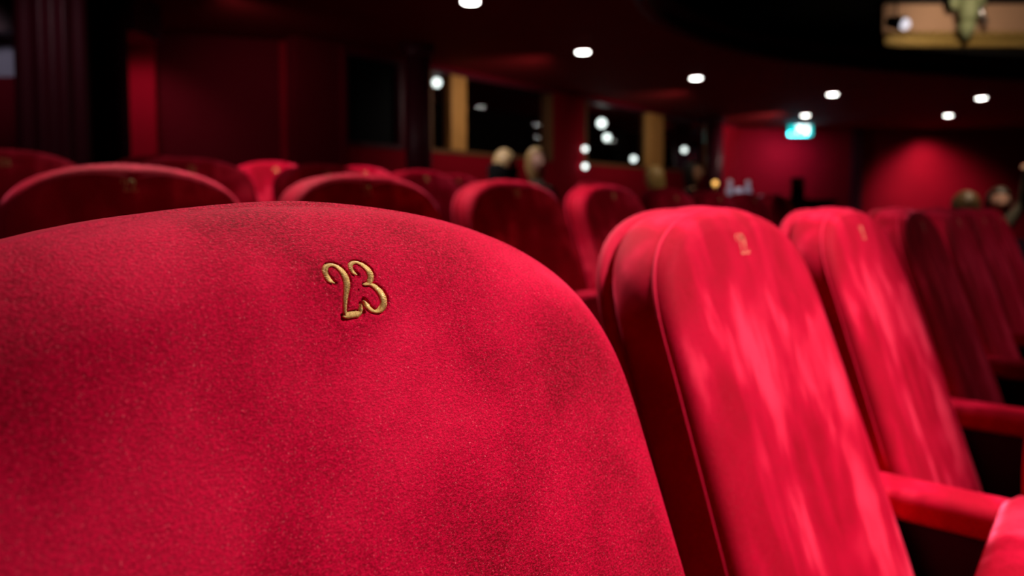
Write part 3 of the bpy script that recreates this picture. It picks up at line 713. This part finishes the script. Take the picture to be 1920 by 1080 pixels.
# ------------------------------------------------------------------ people
SKIN = mat('skin_fair', (.62, .34, .26), .55, 0, .35, .08, 20)
SKIN2 = mat('skin_warm', (.45, .22, .13), .55, 0, .35, .08, 20)
def hairmat(n, c): return mat(n, c, .45, 0, .5, .45, 60, .6, 200)
def skin_mesh(verts, edges, radii, root=0, sub=2):
    me = bpy.data.meshes.new('sk'); me.from_pydata(verts, edges, []); o = bpy.data.objects.new('sk', me); COL.objects.link(o)
    md = o.modifiers.new('s', 'SKIN'); md.use_smooth_shade = True
    lay = me.skin_vertices[0].data if me.skin_vertices else None
    if lay is None:
        bpy.context.view_layer.objects.active = o; bpy.context.view_layer.update(); lay = me.skin_vertices[0].data
    for i, r in enumerate(radii): lay[i].radius = r if isinstance(r, tuple) else (r, r); lay[i].use_root = (i == root)
    s = o.modifiers.new('u', 'SUBSURF'); s.levels = sub; s.render_levels = sub
    dg = bpy.context.evaluated_depsgraph_get(); dg.update()
    out = bpy.data.meshes.new_from_object(o.evaluated_get(dg)); bpy.data.objects.remove(o); return out
def head_me():
    bm = bmesh.new(); bmesh.ops.create_uvsphere(bm, u_segments=40, v_segments=30, radius=1)
    for v in bm.verts:
        x, y, z = v.co
        w_ = 1 - .28 * max(0, -z) ** 1.4 - (.10 * max(0, -y) if z < 0 else 0)
        X, Y, Z = x * .074 * w_, y * .094 * (1 - .12 * max(0, -z)), z * .115
        f = max(0, -y)
        if f > 0:
            nose = math.exp(-((X / .011) ** 2) - ((Z + .018) / .020) ** 2) * .020 + math.exp(-((X / .008) ** 2) - ((Z - .008) / .02) ** 2) * .008
            eye = sum(math.exp(-(((X - s * .031) / .014) ** 2) - ((Z - .010) / .010) ** 2) for s in (-1, 1)) * .008
            lips = math.exp(-((X / .022) ** 2) - ((Z + .052) / .006) ** 2) * .004 + math.exp(-((X / .02) ** 2) - ((Z + .064) / .006) ** 2) * .004
            chin = math.exp(-((X / .02) ** 2) - ((Z + .095) / .015) ** 2) * .008
            Y -= nose + lips + chin - eye
        v.co = (X, Y, Z)
    for s in (-1, 1):
        bmesh.ops.create_uvsphere(bm, u_segments=10, v_segments=8, radius=1, matrix=Matrix.Translation((s * .073, .008, -.005)) @ Matrix.Rotation(s * .3, 4, 'Z') @ Matrix.Diagonal((.008, .017, .030, 1)))
    n0 = len(bm.faces)
    for s in (-1, 1):
        r = bmesh.ops.create_uvsphere(bm, u_segments=12, v_segments=8, radius=.0115, matrix=Matrix.Translation((s * .031, -.072, .010)))
    bm.faces.ensure_lookup_table()
    me = bpy.data.meshes.new('head'); 
    for i, f in enumerate(bm.faces):
        f.smooth = True
        if i >= n0: f.material_index = 2 if f.calc_center_median().y < -.0805 else 3
        elif -.07 < f.calc_center_median().z < -.047 and abs(f.calc_center_median().x) < .022 and f.calc_center_median().y < -.06: f.material_index = 4
    bm.to_mesh(me); bm.free(); return me
def hand_me(M, curl=.4, mirror=1):
    # local: fingers along -z, palm faces -y
    V = [(0, 0, .03), (0, 0, -.02), (0, 0, -.055)]; Ed = [(0, 1), (1, 2)]; Rd = [(.022, .016), (.036, .014), (.038, .012)]
    for i, (fx, ln) in enumerate([(-.028, .068), (-.009, .078), (.010, .073), (.028, .058)]):
        b = len(V); V.append((fx, 0, -.085)); Ed.append((2, b)); Rd.append((.0095, .0095)); z, y, an = -.085, 0, curl * .5
        for j in range(3):
            l = ln * (.42, .32, .26)[j]; z -= math.cos(an) * l; y -= math.sin(an) * l; an += curl
            V.append((fx * 1.08, y, z)); Ed.append((len(V) - 2, len(V) - 1)); Rd.append((.0085 - .001 * j,) * 2)
    b = len(V)
    for p_, q_, r_ in (((-.040 * mirror, -.012, -.035), 1, .012), ((-.058 * mirror, -.022, -.062), b, .010), ((-.062 * mirror, -.034, -.085), b + 1, .0085)):
        V.append(p_); Ed.append((q_, len(V) - 1)); Rd.append((r_, r_))
    me = skin_mesh(V, Ed, Rd, 1, 1); me.transform(M); return me
def person(loc, rz, label, skin, cloth, hair, hairm, head_rz=0, head_rx=0, arms=None, s=1.0, lean=0, side=0, scarf=None):
    t = empty('person', loc, rz); t.scale = (s, s, s); tag(t, label, 'person')
    T = Matrix.Rotation(side, 4, 'Y') @ Matrix.Rotation(lean, 4, 'X')
    A = arms or {}
    sh = {k: Vector((k * .175, .02, .51)) for k in (-1, 1)}
    el = {k: Vector(A.get(('e', k), (k * .23, -.02, .24))) for k in (-1, 1)}
    wr = {k: Vector(A.get(('w', k), (k * .15, -.24, .17))) for k in (-1, 1)}
    V = [Vector((0, 0, .08)), Vector((0, .02, .22)), Vector((0, .03, .38)), Vector((0, .025, .50)), Vector((0, .01, .60)), Vector((0, -.005, .68))]
    Rd = [(.15, .11), (.13, .10), (.155, .11), (.13, .085), (.058, .058), (.052, .052)]
    Ed = [(0, 1), (1, 2), (2, 3), (3, 4), (4, 5)]; zones = []
    for k in (-1, 1):
        b = len(V); V += [sh[k], (sh[k] + el[k]) / 2, el[k], (el[k] + wr[k]) / 2, wr[k]]
        Rd += [(.062, .062), (.052, .052), (.042, .042), (.037, .037), (.026, .026)]
        Ed += [(3, b), (b, b + 1), (b + 1, b + 2), (b + 2, b + 3), (b + 3, b + 4)]
    V = [T @ v for v in V]
    for k in (-1, 1):
        b = len(V); V += [Vector((k * .09, -.03, .08)), Vector((k * .11, -.42, .09)), Vector((k * .11, -.40, -.14)), Vector((k * .11, -.40, -.34)), Vector((k * .12, -.53, -.38))]
        Rd += [(.085, .085), (.058, .058), (.05, .05), (.036, .036), (.034, .028)]; Ed += [(0, b), (b, b + 1), (b + 1, b + 2), (b + 2, b + 3), (b + 3, b + 4)]
    body = skin_mesh([tuple(v) for v in V], Ed, Rd, 0, 2)
    for i in range(5): body.materials.append((cloth, skin, EYE, EYEW, LIP)[i])
    bm = bmesh.new(); bm.from_mesh(body)
    neck = T @ Vector((0, .01, .615))
    for f in bm.faces:
        f.smooth = True; c = f.calc_center_median(); f.material_index = 1 if (c - neck).dot(T @ Vector((0, 0, 1)) - T @ Vector((0, 0, 0))) > 0 and abs(c.x) < .1 and (c - neck).length < .12 else 0
    hd = head_me(); HM = T @ Matrix.Translation((0, -.015, .775)) @ Matrix.Rotation(head_rz, 4, 'Z') @ Matrix.Rotation(head_rx, 4, 'X'); hd.transform(HM)
    n0 = len(bm.faces); bm.from_mesh(hd); bm.faces.ensure_lookup_table()
    for f in bm.faces[n0:]:
        if f.material_index == 0: f.material_index = 1
    for k in (-1, 1):
        e_, w_ = T @ el[k], T @ wr[k]; d = (w_ - e_).normalized(); hdv = A.get(('h', k)); d = (T @ Vector(hdv) - T @ Vector((0, 0, 0))).normalized() if hdv else d
        q = (-d).to_track_quat('Z', 'Y'); M = Matrix.Translation(w_ + d * .02) @ q.to_matrix().to_4x4()
        hm = hand_me(M, .35, k); n0 = len(bm.faces); bm.from_mesh(hm); bm.faces.ensure_lookup_table()
        for f in bm.faces[n0:]: f.material_index = 1; f.smooth = True
    bm.to_mesh(body); bm.free(); b = link('body', body, t)
    # hair
    bm = bmesh.new(); bmesh.ops.create_uvsphere(bm, u_segments=36, v_segments=28, radius=1)
    for v in bm.verts:
        x, y, z = v.co; lo = hair.get('len', .1)
        k_ = 1 + .05 * mnoise.noise(Vector((x * 3, y * 3, z * 3))) + .03 * math.sin(14 * math.atan2(x, y))
        X, Y, Z = x * .088 * k_, y * .104 * k_ + .008, z * .120 * k_ + .010
        if z < -.1: Z = z * (.12 + lo) + .01; X *= 1 + lo * .6; Y = Y * .8 + .02
        if y < -.25 and z < hair.get('fringe', .45): Y = max(Y, -.035 + .0); X *= .98
        v.co = (X, Y, Z)
    if hair.get('bun'): bmesh.ops.create_uvsphere(bm, u_segments=16, v_segments=12, radius=.05, matrix=Matrix.Translation((0, .06, .13)))
    hm = bm_me(bm, True); hm.transform(HM); ho = link('hair', hm, t, hairm)
    if scarf:
        prof = [(.085, .56), (.125, .58), (.135, .63), (.118, .68), (.128, .73), (.115, .78), (.098, .79), (.09, .74), (.08, .62)]
        sm = bpy.data.meshes.new('scarf'); so = lathe('scarf', prof, (0, 0, 0), scarf, t, 28); so.data.transform(T)
    return t
EYE = mat('eye_dark', (.03, .02, .015), .2); EYEW = mat('eye_white', (.7, .68, .65), .3); LIP = mat('lips', (.45, .12, .12), .4)
KN_BLACK = mat('black_knit', (.008, .007, .008), .9, 0, .1, .2, 60); KN_GREY = mat('grey_brown_wool', (.10, .085, .065), .9, 0, .1, .2, 60)
KN_OLIVE = mat('olive_brown_coat', (.13, .085, .04), .9, 0, .1, .2, 60)
SEATED = []
def seated_head(px, py, Y, s, dz=.90):
    p = at(px, py, Y); SEATED.append((p.x, p.y, p.z - dz * s)); return SEATED[-1]
person(seated_head(943, 281, 5.35, .93), R(45), 'person with short blond hair wrapped in a black scarf, sitting left of the profile face', SKIN, KN_BLACK, dict(len=.0, fringe=.5), hairmat('blond_hair', (.62, .42, .20)), R(160), R(10), s=.93, scarf=KN_BLACK)
person(seated_head(1020, 277, 5.85, .93), R(45), 'blond person with a pink face turned right, by the amber-framed window', SKIN, KN_GREY, dict(len=.10, fringe=.55), hairmat('dark_blond_hair', (.40, .25, .10)), R(-15), 0, s=.93, side=R(-8))
person(seated_head(1224, 312, 6.9, 1.0), R(48), 'person with mustard-brown hair and an olive coat in front of the amber post', SKIN2, KN_OLIVE, dict(len=.16, fringe=.3), hairmat('mustard_brown_hair', (.30, .19, .06)), R(170), R(5), s=1.0)
person(seated_head(1298, 302, 7.9, 1.06), R(48), 'dark-haired person in black whose dim face turns right, left of the amber lamp', SKIN2, KN_BLACK, dict(len=.09, fringe=.5), hairmat('black_hair', (.012, .009, .008)), R(5), 0, s=1.06)
person(seated_head(1757, 358, 4.75, .9, .885), R(60), 'person with brown hair lit from above, leaning low behind the right-hand seats', SKIN2, KN_GREY, dict(len=.04, fringe=.3), hairmat('brown_hair', (.16, .09, .035)), R(110), R(20), s=.9, lean=R(12))
person(seated_head(1836, 352, 5.2, .9, .885), R(30), 'person at the right edge raising a forearm with the hand bent left', SKIN, KN_GREY, dict(len=.03, fringe=.5), hairmat('dark_brown_hair', (.05, .03, .02)), R(-45), R(-8), s=.9, lean=R(10),
       arms={('e', 1): (.29, -.05, .76), ('w', 1): (.23, -.06, 1.07), ('h', 1): (-.9, -.3, .1)})

for (x, y, z), a, lb in zip(SEATED, (45, 45, 48, 48, 60, 45), ('seat taken by the person in the black scarf', 'seat taken by the blond person with the pink face', 'seat taken by the person in the olive coat',
        'seat taken by the dark-haired person beside the amber lamp', 'seat taken by the person with brown hair at right', 'seat taken by the person raising a hand')):
    a = R(a); t = make_seat(V_FAR, '14', down=True)
    place(t, x - math.sin(a) * .27, y + math.cos(a) * .27, z - .50, a, lb, 'seats people sit in')
